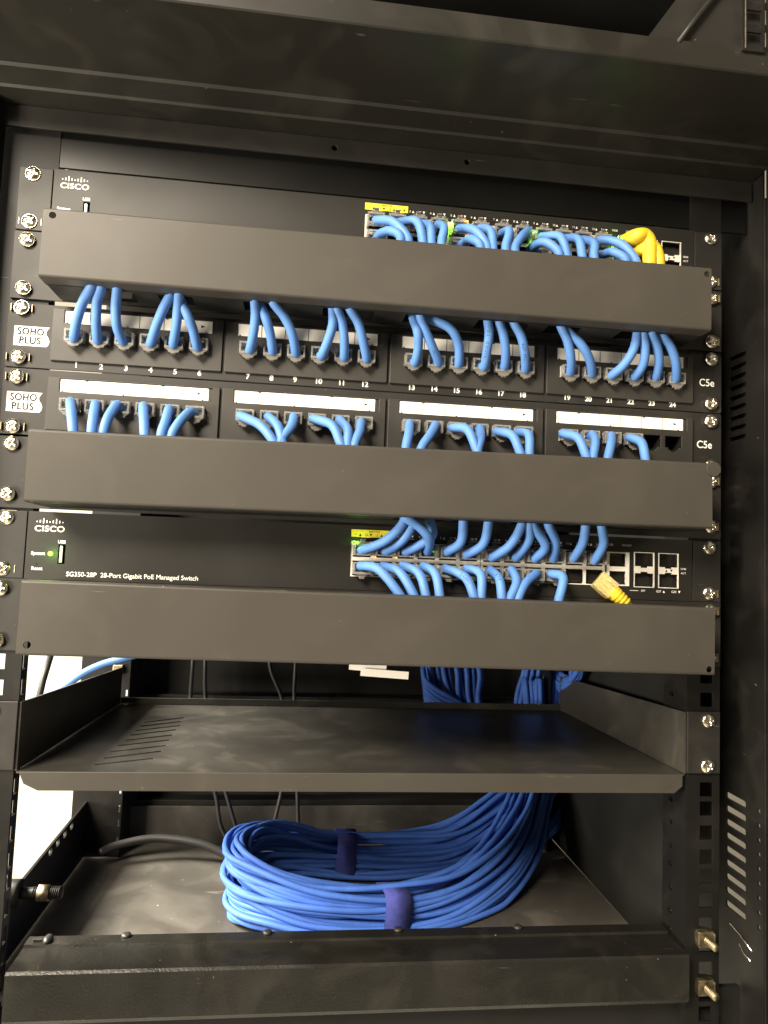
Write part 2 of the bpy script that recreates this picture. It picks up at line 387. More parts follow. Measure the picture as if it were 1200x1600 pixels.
# rear posts, rear panel, low side member, floor, front beam, plinth
b = BM(); b.grid((-247, -203), (-519, 40), [(-228, -219, z - 4, z + 4) for z in holes_z(30, -510) if z > -330] + [(-206.5, -204, z - 3, z + 3) for z in holes_z(-370, -515)], 0, -3, move(FRONT, 0, 226, 0)); b.build('rear_post', M['rack'], rack)
b = BM(); b.grid((229.5, 262), (-519, 40), [], 203, 205, SIDE); b.build('rear_post_flange', M['rack'], rack)
BM().box(-217.9, -208.9, 221, 225.8, -353.5, -345, 0.6).build('cage_nut', M['brass'], rack)
b = BM(); b.grid((205, 250), (-519, 40), [(226, 235, z - 4, z + 4) for z in holes_z(30, -510)], 0, -3, move(FRONT, 0, 262, 0)); b.build('rear_post', M['rack'], rack)
b = BM(); b.box(-202.5, 262, 285, 287, -519, 58); b.box(-204.6, -202.6, 227, 287, -519, 40); b.box(-200, 200, 268, 284, -490, -482, 0.5); b.box(-200, 200, 268, 284, -398, -380, 0.5)
b.build('rear_panel', M['dark'], rack)
loops = [[(0, -519), (262, -519), (228, -469.5), (0, -478)]]
for k in range(4):
    cy = 186 - 17 * k - 2; cz = -476.3 - 0.35 * k; loops.append([(cy + 4.2 * math.cos(t), cz + 3.0 * math.sin(t)) for t in [2 * math.pi * j / 14 for j in range(14)]])
BM().curve(loops, 2, move(SIDE, -234, 0, 0)).build('low_side_member', M['rack'], rack)
b = BM(); b.box(-238, 222, 26.5, 262, -523, -520, 0.4); b.box(-222.6, 222, 262.2, 264.2, -523, -486, 0.4); b.build('base_panel', M['floor'], rack)
b = BM(); b.box(221.8, 223.2, 33, 284, -519.5, 40); b.build('inner_side_panel', M['dark'], rack)
prof = [(-10, -489.2), (-11.4, -490.6), (-11.4, -516.5), (-9.6, -519.5), (-4, -520.5), (-4, -518), (-8.6, -516.5), (-8.6, -491.8), (17.6, -491.8), (17.6, -489.6), (25.2, -489.6), (25.2, -519.8), (26.4, -519.8), (26.4, -487.6), (16.4, -487.6), (15.8, -489.2)]
b = BM(); extrude_x(b, prof, -210, 214); fb = b.build('front_beam', M['hammered'], rack)
b = BM(); b.tube([(-197, 21, -487.4), (-197, 21, -485.9), (-197, 21, -484.6)], [4.8, 4.6, 2.4], 18, flat=0.62); b.box(-206, -200, 20, 22, -487.4, -486.2, 0.4); b.build('push_rivet', M['cablek'], fb)
for x in (-150, -60, 27, 110):
    BM().tube([(x, 24.5, -487.4), (x, 24.5, -486.2), (x, 24.5, -485.8)], [3.2, 2.8, 1.2], 14).build('push_rivet', M['cablek'], fb)
b = BM(); b.box(-262, 262, 8, 12, -640, -521); b.build('plinth', M['dark'], rack)
b = BM(); b.tube([(-234, 40, -466.8), (-224, 40, -466.8), (-222, 40, -466.8)], 8.5, 18); b.tube([(-222, 40, -467), (-196, 40, -467)], 3.6, 14)
for q in range(14): b.tube([(-214 + q * 1.25, 40, -467), (-213.5 + q * 1.25, 40, -467)], 4.1, 14)
b.build('levelling_bolt', M['rack'], rack)
BM().tube([(-211, 40, -467), (-204, 40, -467)], 5.4, 6).build('bolt_nut', M['brass'], rack)
BM().tube([(-262, 190, -328), (-262, 172, -352), (-262, 150, -395)], 2.6, 10).build('side_brace', M['rack'], rack)

# ------------------------------------------------------------------ network switches
PX0 = -17.4
def tri(x, z, s, up): return [(x - s, z - s * up), (x + s, z - s * up), (x, z + s * up)]
def cavity(b, x0, x1, z0, z1, y0, y1):
    vs = [(x0, y0, z0), (x1, y0, z0), (x1, y0, z1), (x0, y0, z1), (x0, y1, z0), (x1, y1, z0), (x1, y1, z1), (x0, y1, z1)]
    return b.add(vs, [(0, 1, 5, 4), (1, 2, 6, 5), (2, 3, 7, 6), (3, 0, 4, 7), (4, 5, 6, 7)])
PORT_UP = cavity(BM(), -5.9, 5.9, -4.1, 4.1, -1.8, 11)
PORT_UP.box(-3.0, 3.0, 9, 10.5, 2.2, 3.6)
PORT_MESH = PORT_UP.mesh('network_port', M['jack'])
CONTACTS = BM()
for k in range(8): CONTACTS.box(-3.6 + k * 1.03 - 0.2, -3.6 + k * 1.03 + 0.2, 2, 9, 3.0, 3.5)
CONTACT_MESH = CONTACTS.mesh('contacts', M['gold'])
def port_x(c): return PX0 + 7.35 + (c % 6) * 14.35 + (87.6 if c >= 6 else 0)
def network_switch(z0, label):
    """z0: height of its upper screw"""
    t = thing('network_switch', (0, 0, z0 - 38), label, 'network switch')
    zt, zb = z0 + 4.6, z0 - 37.6
    b = BM(); b.box(-219, 219, 2.2, 235, zb + 0.4, zt - 0.4, 0.4); b.build('chassis', M['switch'], t)
    zc = z0 - 17.2                                   # middle bar between the port rows
    holes = [(PX0, PX0 + 174.4, zc - 11.8, zc + 11.8), (157.6, 174.4, zc - 11.8, zc + 11.8), (177.2, 192.2, zc - 12.2, zc + 12.2), (194.8, 209.8, zc - 12.2, zc + 12.2),
             (-200.3, -196.0, z0 - 27.6, z0 - 15.6)]
    b = BM(); b.grid((-219.5, 219.5), (zb, zt), holes, 2, -2.2, FRONT); b.build('front_panel', M['switch'], t)
    for s in (-1, 1):
        b = BM(); x0, x1 = (-241, -220.3) if s < 0 else (220.3, 241)
        b.box(x0, x1, -1.6, 0.2, zb + 0.2, zt - 0.2, 0.35); b.box(min(s * 220.2, s * 222), max(s * 220.2, s * 222), 0.3, 60, zb + 0.4, zt - 0.4); b.build('mounting_ear', M['plate'], t)
    screws(t, [(-RX, z0), (-RX, z0 - 31.75), (RX, z0), (RX, z0 - 31.75)], tangs={3: (6.0,), 1: (-6.5, 7.2)})
    # tin plated shields round the ports
    holes = []
    for c in range(12):
        for r, s in ((zc + 6.1, 1), (zc - 6.1, -1)): holes.append((port_x(c) - 5.95, port_x(c) + 5.95, r - 4.9, r + 4.9))
    b = BM(); b.grid((PX0 + 0.2, PX0 + 87), (zc - 11.6, zc + 11.6), [h for h in holes if h[0] < PX0 + 80], 1.5, 0.6, FRONT)
    b.grid((PX0 + 87.5, PX0 + 174.2), (zc - 11.6, zc + 11.6), [h for h in holes if h[0] > PX0 + 80], 1.5, 0.6, FRONT)
    b.build('port_shield', M['shield'], t)
    b = BM(); b.grid((157.8, 174.2), (zc - 11.5, zc + 11.5), [(160, 171.6, zc + 1.6, zc + 10.6), (160, 171.6, zc - 10.6, zc - 1.6)], 1.7, 0.5, FRONT); b.build('combo_port_shield', M['shield'], t)
    for x0 in (177.4, 195.0):
        b = BM(); b.grid((x0, x0 + 14.6), (zc - 12, zc + 12), [(x0 + 0.45, x0 + 14.15, zc + 2.4, zc + 11.55), (x0 + 0.45, x0 + 14.15, zc - 11.55, zc - 2.4), (x0 + 4.6, x0 + 10, zc + 1.4, zc + 2.5), (x0 + 4.6, x0 + 10, zc - 2.5, zc - 1.4)], 2.4, 1, FRONT); b.build('optical_module_cage', M['shield'], t)
        for s in (1, -1):
            c = BM(); cavity(c, x0 + 0.4, x0 + 14.2, zc + s * 7 - 4.6, zc + s * 7 + 4.6, -1.2, 30)
            for k in range(10): c.box(x0 + 2 + k * 1.05, x0 + 2.35 + k * 1.05, 6, 6.3, zc + s * 7 - 4, zc + s * 7 - 1.5)
            c.build('optical_module_slot', M['jack'], t)
    for c in range(13):
        for r, s in ((zc + 6.1, 0), (zc - 6.1, math.pi)):
            x = port_x(c) if c < 12 else 165.8
            p = place('network_port', PORT_MESH, t, (x, 0, r), (0, s, 0))
            g = bpy.data.objects.new('contacts', CONTACT_MESH); col.objects.link(g); g.parent = p
    # usb socket, indicator, reset hole
    c = BM(); cavity(c, -200.3, -196.0, z0 - 27.6, z0 - 15.6, -2.0, 14); c.build('usb_socket', M['jack'], t)
    BM().box(-199.6, -197.9, -1.4, 9, z0 - 26.7, z0 - 16.5, 0.2).build('usb_tongue', M['shield'], t)
    BM().disc(-212.9, z0 - 28.3, -2.3, -2.0, 0.6).build('reset_hole', M['shadeblack'], t)
    if z0 < -100: BM().disc(-204.6, z0 - 21.5, -3.0, -1, 1.35, 20).build('system_light', M['green'], t)
    # print
    b = BM(); y = -2.25
    b.text('CISCO', 5.0, -206.2, z0 - 6.2, y, 'CENTER', sx=1.18, bold=0.10, space=1.06)
    for k, h in enumerate((0.7, 1.5, 2.9, 1.5, 0.7, 1.5, 2.9, 1.5, 0.7)):
        x = -214.0 + k * 1.93; zz = z0 - 1.6 + (h - 1.5) * 0.25; b.box(x - 0.34, x + 0.34, y - 0.05, y + 0.05, zz - h * 0.55, zz + h * 0.55)
    b.build('logo_print', M['white'], t); b = BM()
    b.text('USB', 2.7, -198.4, z0 - 14.0, y, 'CENTER', bold=0.06)
    b.text('System', 2.9, -216.2, z0 - 21.6, y, 'LEFT', bold=0.06); b.text('Reset', 2.9, -212.2, z0 - 31.0, y, 'CENTER', bold=0.06)
    b.build('socket_lettering', M['white'], t); b = BM()
    b.text('SG350-28P  28-Port Gigabit PoE Managed Switch', 4.05, -194.6, z0 - 33.9, y, 'LEFT', bold=0.03)
    b.build('model_lettering', M['white'], t); b = BM()
    for c in range(12):
        x = port_x(c); zz = z0 - 1.4
        if c >= 2:
            b.text(str(c + 1), 2.1, x - 5.2, zz, y, 'CENTER'); b.curve([tri(x - 3.0, zz, 0.8, 1)], 0.05, move(FRONT, 0, y, 0))
            b.text(str(c + 13), 2.1, x + 1.6, zz, y, 'CENTER'); b.curve([tri(x + 4.4, zz, 0.8, -1)], 0.05, move(FRONT, 0, y, 0))
        b.box(x - 0.6, x + 5.5, y - 0.05, y + 0.05, zz - 1.7, zz - 1.5)
    b.build('port_numbering', M['white'], t); b = BM()
    b.text('OOB', 1.9, 160, z0 - 1.0, y, 'CENTER'); b.text('GIGABIT', 1.9, 172, z0 - 1.0, y, 'CENTER')
    b.box(174.5, 180.5, y - 0.05, y + 0.05, z0 - 31.7, z0 - 31.4)
    b.text('SFP', 2.1, 184, z0 - 31.6, y, 'CENTER'); b.text('G27', 2.1, 195.2, z0 - 31.6, y, 'CENTER'); b.curve([tri(199.0, z0 - 31.6, 0.8, 1)], 0.05, move(FRONT, 0, y, 0))
    b.text('G28', 2.1, 206.2, z0 - 31.6, y, 'CENTER'); b.curve([tri(210.2, z0 - 31.6, 0.8, -1)], 0.05, move(FRONT, 0, y, 0))
    b.text('LINK', 1.9, 213.2, zc + 1.6, y, 'CENTER'); b.text('ACT', 1.9, 213.2, zc - 1.4, y, 'CENTER')
    b.build('optical_port_lettering', M['white'], t)
    b = BM(); b.curve([tri(200.6, zc, 0.9, 1)], 0.05, move(FRONT, 0, -2.5, 0)); b.curve([tri(204.2, zc, 0.9, -1)], 0.05, move(FRONT, 0, -2.5, 0)); b.build('arrow_mark', M['ink'], t)
    yl = BM().box(PX0, PX0 + 29.5, -2.5, -2.0, z0 - 2.9, z0 + 1.9).build('yellow_print_band', M['ylabel'], t)
    b = BM(); b.text('60W PoE', 1.9, PX0 + 15, z0 + 0.8, -2.55, 'CENTER')
    for k, (tx, up) in enumerate((('1', 1), ('13', -1), ('2', 1), ('14', -1))):
        x = PX0 + 4.4 + 7 * k; b.text(tx, 2.1, x - 1.4, z0 - 1.5, -2.55, 'CENTER'); b.curve([tri(x + 1.4, z0 - 1.5, 0.9, up)], 0.05, move(FRONT, 0, -2.55, 0))
    b.build('dark_lettering', M['ink'], yl)
    return t, zc
sw_top, ZCT = network_switch(0, 'upper black network switch above the first cable cover, half hidden by it')
sw_low, ZCF = network_switch(-5 * U, 'fully visible black network switch with a glowing green system light above the lowest cable cover')
def light(parent, x, z, m, r=0.9, y=-2.6):
    BM().box(x - r, x + r, y, y + 0.9, z - r * 0.8, z + r * 0.8, 0.3).build('port_light', M[m], parent)
for x, z, m, r in ((-13.8, ZCF + 9.6, 'green', 1.3), (-3.2, ZCF + 10.4, 'amber', 0.8), (-9.5, ZCF + 7.8, 'dimgreen', .7), (7, ZCF + 7.8, 'dimgreen', .7), (22, ZCF + 7.0, 'dimgreen', .7), (37.5, ZCF + 6.6, 'dimgreen', .8), (93.4, ZCF + 9.2, 'amber', .9), (91, ZCF + 6, 'dimgreen', .7),
                   (-1, ZCF + 1.6, 'amber', .5), (13, ZCF + 1.6, 'amber', .5)): light(sw_low, x, z, m, r)
def glow(x, y, z, power, colour=(0.25, 1.0, 0.03)):
    d = bpy.data.lights.new('indicator_glow', 'POINT'); d.energy = power; d.color = colour; d.shadow_soft_size = 0.0015
    o = bpy.data.objects.new('indicator_glow', d); col.objects.link(o); o.location = (x * MM, y * MM, z * MM)
glow(-204.6, -8, -5 * U - 21.5, 0.006); glow(-13.8, -8, ZCF + 10, 0.006)
glow(41, -7, ZCT + 8, 0.004); glow(33, -7, ZCT + 7, 0.002); glow(158.5, -7, ZCT + 9, 0.004); glow(100, -10, ZCT + 7, 0.0012); glow(52, -9, ZCT + 10, 0.003, (1, .5, .02))
for x, z, m, r in ((41.5, ZCT + 6.8, 'green', 1.5), (38.5, ZCT + 3.5, 'green', .8), (36.5, ZCT + 9.0, 'amber', .7), (51, ZCT + 9.8, 'amber', .8), (58, ZCT + 8.4, 'amber', .6), (28, ZCT + 6, 'dimgreen', .8), (158.5, ZCT + 8.0, 'green', 1.2), (96, ZCT + 6, 'dimgreen', .8), (53, ZCT + 3, 'amber', .8), (156, ZCT + 1, 'dimgreen', .7), (108, ZCT + 4, 'dimgreen', .7)): light(sw_top, x, z, m, r, -3.0)

# ------------------------------------------------------------------ patch panels
def rj_loop(x, z):
    w_ = 5.95
    return [(x - w_, z + 4.3), (x - w_, z - 3.6), (x - 3.6, z - 3.6), (x - 3.6, z - 5.2), (x - 1.9, z - 5.2), (x - 1.9, z - 6.5), (x + 1.9, z - 6.5), (x + 1.9, z - 5.2), (x + 3.6, z - 5.2), (x + 3.6, z - 3.6), (x + w_, z - 3.6), (x + w_, z + 4.3)]
JX = [-198.3 + 108.6 * (k // 6) + 15.4 * (k % 6) for k in range(24)]
JACK = BM()
JACK.add([(a, y, c) for y in (-2.9, 12) for a, c in rj_loop(0, 0)], [(k, (k + 1) % 12, 12 + (k + 1) % 12, 12 + k) for k in range(12)] + [tuple(range(12, 24))])
JACK_MESH = JACK.mesh('jack', M['jack'])
def patch_panel(zs, label, c5, sticker_z, top=3.5):
    """zs: upper screw; jacks centred 17.3 below"""
    t = thing('patch_bay', (0, 0, zs - 38), label, 'patch panel')
    zt, zb = zs + top, zs - 38.0
    ear = lambda s: rrect(s * RX - 5.5, s * RX + 5.5, 0, 0, 0)
    loops = [rrect(-241.2, 241.2, zb, zt, 1.5)]
    for m_ in range(4): loops.append([(-212 + 108.6 * m_, zs - 31.8), (-108 + 108.6 * m_, zs - 31.8), (-108 + 108.6 * m_, zs + 1), (-212 + 108.6 * m_, zs + 1)])
    BM().curve(loops, 1.5, move(FRONT, 0, -1.5, 0), 0.25).build('face_plate', M['plate'], t)
    screws(t, [(-RX, zs), (-RX, zs - 31.75), (RX, zs), (RX, zs - 31.75)], y=-3.0, tangs={0: (-6.4, 6.2), 1: (-7, 6.8)})
    zj = zs - 16.8
    for m_ in range(4):
        x0 = -213.6 + 108.6 * m_; x1 = x0 + 106.8
        loops = [rrect(x0, x1, zs - 32.6, zs + 1.3, 0.8)] + [rj_loop(JX[m_ * 6 + k], zj) for k in range(6)]
        loops.append([(x0 + 7.4, zs - 8.0), (x0 + 102.2, zs - 8.0), (x0 + 102.2, zs + 0.3), (x0 + 7.4, zs + 0.3)])
        mod = BM().curve(loops, 1.9, move(FRONT, 0, -3.3, 0), 0.35).build('jack_module', M['plastic'], t)
        st = BM().box(x0 + 7.6, x0 + 99.6, -2.6, -1.6, zs - 7.8, zs + 0.1).build('label_strip', M['paper'], mod)
        BM().box(x0 + 99.8, x0 + 102.0, -2.4, -1.5, zs - 7.8, zs + 0.1).build('strip_end', M['plastic'], mod)
        b = BM()
        for k in range(1, 6): b.box(x0 + 7.6 + 15.35 * k - 0.2, x0 + 7.6 + 15.35 * k + 0.2, -2.66, -2.5, zs - 7.7, zs)
        b.curve([[(x0 + 92.5, zs - 4.6), (x0 + 95.2, zs - 3.6), (x0 + 92.5, zs - 2.6)]], 0.06, move(FRONT, 0, -2.65, 0))
        for q in (8.6, 46, 95.6): b.box(x0 + q, x0 + q + 1, -2.7, -2.5, zs - 7.9, zs - 7.2)
        for q in (23, 70): b.box(x0 + q, x0 + q + 1.6, -2.7, -2.5, zs - 0.5, zs + 0.1)
        b.build('divider_print', M['ink'], st)
        for k in range(6):
            j = place('jack', JACK_MESH, mod, (JX[m_ * 6 + k], 0, zj))
    for m_ in range(4):
        b = BM()
        for k in range(6 * m_, 6 * m_ + 6): b.text(str(k + 1), 4.9, JX[k] + (0.6 if k < 6 else 0), zs - 34.4 + (0.25 if k > 17 else 0), -1.62, 'CENTER', bold=0.12)
        b.build('number_print', M['white'], t)
    b = BM()
    b.text('C5e', 7.4, c5[0], c5[1], -1.62, 'CENTER', bold=0.06, sx=0.92)
    b.build('category_print', M['white'], t)
    sx0, sz = sticker_z
    notch = [(sx0, sz + 6.3), (sx0 + 21.2, sz + 6.3), (sx0 + 20.0, sz + 4.6), (sx0 + 19.2, sz + 3), (sx0 + 19.6, sz + 1.2), (sx0 + 21.0, sz - 0.8), (sx0 + 21.6, sz - 2.8), (sx0 + 21.2, sz - 4.8), (sx0 + 20.0, sz - 6.3), (sx0, sz - 6.3)]
    s_ = BM().curve([notch], 0.12, move(FRONT, 0, -1.55, 0)).build('sticker', M['sticker'], t)
    b = BM(); b.text('SOHO', 6.3, sx0 + 10.0, sz + 2.8, -1.7, 'CENTER', sx=0.86, bold=0.16, space=1.1); b.text('PLUS', 6.3, sx0 + 9.8, sz - 3.0, -1.7, 'CENTER', sx=0.90, bold=0.16, space=1.12); b.build('sticker_print', M['ink'], s_)
    return t, zj
pp_up, ZJU = patch_panel(-2 * U, 'upper patch panel with numbers 1 to 24 printed under its full row of blue cables', (230.0, -105.8), (-236.6, -106.6))
pp_lo, ZJL = patch_panel(-3 * U, 'lower patch panel with bright label strips and its last two jacks empty', (228.4, -150.2), (-238.0, -149.0), top=5.8)

# ------------------------------------------------------------------ cable managers
def manager(zc, cx, tilt, slots, label, holes, backholes=(), low=-22):
    t = thing('cable_manager', (cx, 0, zc), label, 'cable manager')
    rot = Matrix.Translation((cx, 0, zc)) @ Matrix.Rotation(tilt, 4, 'Y')
    W, H = 210.4, 21.2
    b = BM(); b.grid((-241, 241), (low, 22), list(backholes), 0, -1.5, move(FRONT, 0, -1.5, 0)); b.xf(Matrix.Translation((0, 0, zc))); b.build('back_plate', M['plate'], t)
    # cover: front face with rounded folds
    b = BM(); b.curve([rrect(-W, W, -H + 1.6, H - 1.6, 0.3, 1)] + [circ(hx, hz, 2.1, 18) for hx, hz in holes], 1.2, move(FRONT, 0, -39, 0))
    n = 6; 
    for s in (1, -1):
        pr = []
        for k in range(n + 1):
            a = R(90 * k / n); pr.append((-37.4 - 1.6 * math.cos(a), s * (H - 1.6 + 1.6 * math.sin(a))))
        pr.append((-26.0, s * H)); pr.append((-26.0, s * (H - 1.2))); pr.append((-37.4, s * (H - 1.2))); pr.append((-37.8, s * (H - 1.6)))
        bb = BM(); extrude_x(bb, pr, -W, W); b.add(bb.v, bb.f)
    b.xf(rot); b.build('cover', M['cover'], t)
    # duct: floor with slots and the two ends
    b = BM(); b.grid((-W + 1, W - 1), (-27.5, -3.1), [(s0 - cx, s1 - cx, -25.6, -9) for s0, s1 in slots], -H + 0.6, -H - 0.4, TOP)
    for s in (-1, 1): b.box(s * (W - 1.3), s * (W - 0.1), -25.5, -3.1, -H + 1, H - 2)
    b.xf(rot); b.build('duct', M['dark'], t)
    screws(t, [(-RX, zc + 15.875), (-RX, zc - 15.875), (RX, zc + 15.875), (RX, zc - 15.875)], y=-3.0, tangs={2: (5.6,), 3: (5.0,)})
    for hx, hz in ():
        pass
    return t
mg_up = manager(-60.3, 0.0, 0.0, [(-190, -160), (-145, -124), (-93, -68), (-43, -10), (10, 34), (58, 92), (105, 128), (155, 192)],
    'topmost cable manager, black cover between the upper switch and the upper patch panel', [(-205, 16.6), (207.4, 16.4)], [(-178, -166, -17, -9)])
mg_mid = manager(-192.1 + 0.4, 1.2, R(-0.40), [(8, 40), (46, 75), (84, 122), (126, 152)],
    'middle cable manager, black cover between the lower patch panel and the lower switch', [], low=-24.2)
mg_low = manager(-281.9, 3.3, R(0.40), [(100, 110)], 'lowest cable manager, scratched black cover under the lower switch', [(-204.6, -15.2), (207, -17.6)])
BM().disc(212.0, -173.2, -40.2, -38.9, 4.6, 24).build('cover_button', M['cover'], mg_mid)

# ------------------------------------------------------------------ plugs and patch cables
def plug_meshes():
    b = BM(); b.grid((-5.8, 5.8), (-3.9, 3.9), [(-4.7, 4.7, -2.7, 2.9)], 6.2, -2, FRONT)       # clear sleeve open at the back
    b.box(-5.8, 5.8, -1.9, 9, -3.9, 3.9, 0.3)
    b.box(-4.4, 4.4, -5.2, -4.4, 3.0, 3.5, 0.1)
    body = b.mesh('plug', M['clear'])
    l2 = BM(); l2.curve([[(-5.4, -2.2), (5.4, -2.2), (5.6, -4.2), (3.6, -5.4), (3.3, -6.6), (1.6, -7.0), (1.4, -8.0), (-1.4, -8.0), (-1.6, -7.0), (-3.3, -6.6), (-3.6, -5.4), (-5.6, -4.2)]], 1.2, move(FRONT, 0, -5.6, 0), 0.2)
    l2.box(-1.3, 1.3, -7.2, -5.6, -7.8, -6.9, 0.2); l2.box(-1.5, 1.5, -5.2, 5, -6.0, -5.0, 0.2)
    l = BM(); l.curve([[(-3.4, -3.0), (3.4, -3.0), (3.4, -5.0), (1.9, -5.4), (1.6, -6.6), (-1.6, -6.6), (-1.9, -5.4), (-3.4, -5.0)]], 1.0, move(FRONT, 0, -5.0, 0), 0.15)
    l.box(-1.5, 1.5, -5.2, 5, -5.9, -4.9, 0.2)
    l.box(-5.0, 5.0, -6.0, -4.6, -4.0, -2.2, 0.3)
    l.box(-1.7, 1.7, -6.4, -5.6, -6.8, -6.1, 0.15)
    return body, l.mesh('latch', M['smoke']), l2.mesh('latch', M['smoke'])
PLUG, LATCH, LATCH_WIDE = plug_meshes()
def patch_cable(path, jack, latch_up, label, tail, r=3.0, group=None, wide=False, cat='patch cable'):
    x, z = jack
    t = thing('patch_cable', (x, -3, z), label, cat, group)
    p = place('plug', PLUG, t, (x, -2.5, z), (0, math.pi if latch_up else 0, 0))
    l = bpy.data.objects.new('latch', LATCH_WIDE if wide else LATCH); col.objects.link(l); l.parent = p
    pts = [(x, 4, z), (x * 0.6 + path[0][0] * 0.4, -4.5, z * 0.5 + path[0][2] * 0.5)] + list(path) + list(tail)
    BM().tube(spline(pts, 8), r, 16).build('cable_jacket', M['blue'], t)
    return t
def strip_of(text, path, i0, size, parent, side=-1):
    """small printed letters lying on the jacket facing the viewer"""
    pts = spline(path, 14); b = BM(); s = 0.0; k = i0
    for ch in text:
        if k + 1 >= len(pts): break
        p = pts[k]; d = (pts[k + 1] - pts[k]).normalized()
        n = Vector((side * 0.35, -1, 0)); n = (n - d * n.dot(d)).normalized(); up = n.cross(d)
        m = Matrix((( d.x, up.x, n.x, 0), (d.y, up.y, n.y, 0), (d.z, up.z, n.z, 0), (0, 0, 0, 1)))
        if ch != ' ': b.text(ch, size, *(0, 0), 0, 'CENTER', m=Matrix.Translation(p + n * 3.02) @ m, thick=0.05)
        need = size * 0.62; acc = 0
        while k + 1 < len(pts) and acc < need: acc += (pts[k + 1] - pts[k]).length; k += 1
    if b.v: b.build('jacket_print', M['ink'], parent)
UPPER_PANEL = [
  [(-197.8,-9.0,-107.5),(-193.9,-17.0,-97.6),(-189.3,-22.0,-87.7),(-182.4,-29.4,-80.0)],
  [(-183.6,-9.0,-107.7),(-182.8,-17.0,-98.0),(-181.4,-22.0,-87.1),(-177.4,-28.5,-80.0)],
  [(-168.4,-9.0,-107.3),(-170.4,-17.0,-99.8),(-170.2,-22.0,-89.0),(-168.0,-28.5,-80.0)],
  [(-150.7,-9.0,-107.3),(-146.1,-17.0,-97.9),(-141.1,-22.0,-87.8),(-136.7,-24.9,-80.0)],
  [(-136.8,-9.0,-107.1),(-134.3,-17.0,-98.7),(-132.9,-22.0,-88.8),(-131.7,-27.0,-80.0)],
  [(-122.0,-9.0,-107.6),(-124.0,-17.0,-99.1),(-127.3,-22.0,-91.2),(-132.7,-21.5,-80.0)],
  [(-88.4,-9.0,-106.8),(-86.2,-17.0,-98.7),(-85.2,-22.0,-88.7),(-85.8,-25.2,-80.0)],
  [(-74.1,-9.0,-106.6),(-75.8,-17.0,-97.9),(-78.8,-22.0,-89.8),(-82.9,-20.3,-80.0)],
  [(-59.2,-9.0,-106.8),(-61.5,-17.0,-98.5),(-66.8,-22.0,-88.9),(-74.7,-25.5,-80.0)],
  [(-42.1,-9.0,-107.7),(-38.6,-17.0,-99.7),(-36.3,-22.0,-90.6),(-36.8,-22.6,-80.0)],
  [(-27.4,-9.0,-107.4),(-28.3,-17.0,-98.9),(-30.6,-22.0,-88.9),(-34.4,-24.3,-80.0)],
  [(-12.7,-9.0,-107.2),(-16.3,-17.0,-98.0),(-20.4,-22.0,-88.1),(-26.3,-24.9,-80.0)],
  [(19.8,-9.0,-107.5),(20.3,-17.0,-99.1),(18.4,-22.0,-91.0),(15.9,-16.6,-80.0)],
  [(35.3,-9.0,-106.4),(29.2,-17.0,-98.4),(23.4,-22.0,-89.8),(19.4,-23.5,-80.0)],
  [(49.3,-9.0,-106.2),(46.7,-17.0,-95.8),(39.4,-22.0,-87.3),(26.3,-17.8,-80.0)],
  [(66.8,-9.0,-107.2),(66.2,-17.0,-98.7),(65.9,-22.0,-89.5),(64.6,-22.8,-80.0)],
  [(80.9,-9.0,-105.7),(78.8,-17.0,-97.7),(75.4,-22.0,-88.8),(71.8,-23.2,-80.0)],
  [(95.2,-9.0,-106.9),(92.0,-17.0,-98.9),(87.5,-22.0,-89.1),(81.8,-23.0,-80.0)],
  [(127.1,-9.0,-106.4),(123.8,-17.0,-99.2),(119.0,-22.0,-89.3),(114.1,-22.8,-80.0)],
  [(142.1,-9.0,-106.7),(136.8,-17.0,-99.6),(128.3,-22.0,-91.3),(116.6,-20.8,-80.0)],
  [(156.8,-9.0,-107.0),(161.2,-17.0,-101.8),(165.4,-22.0,-92.4),(167.3,-23.4,-80.0)],
  [(173.4,-9.0,-106.8),(174.8,-17.0,-100.8),(173.6,-22.0,-91.8),(170.9,-24.2,-80.0)],
  [(188.7,-9.0,-105.7),(186.2,-17.0,-97.4),(181.7,-22.0,-88.6),(175.8,-25.4,-80.0)],
  [(203.2,-9.0,-106.1),(198.2,-17.0,-97.8),(191.2,-22.0,-87.9),(183.7,-23.2,-80.0)],
]
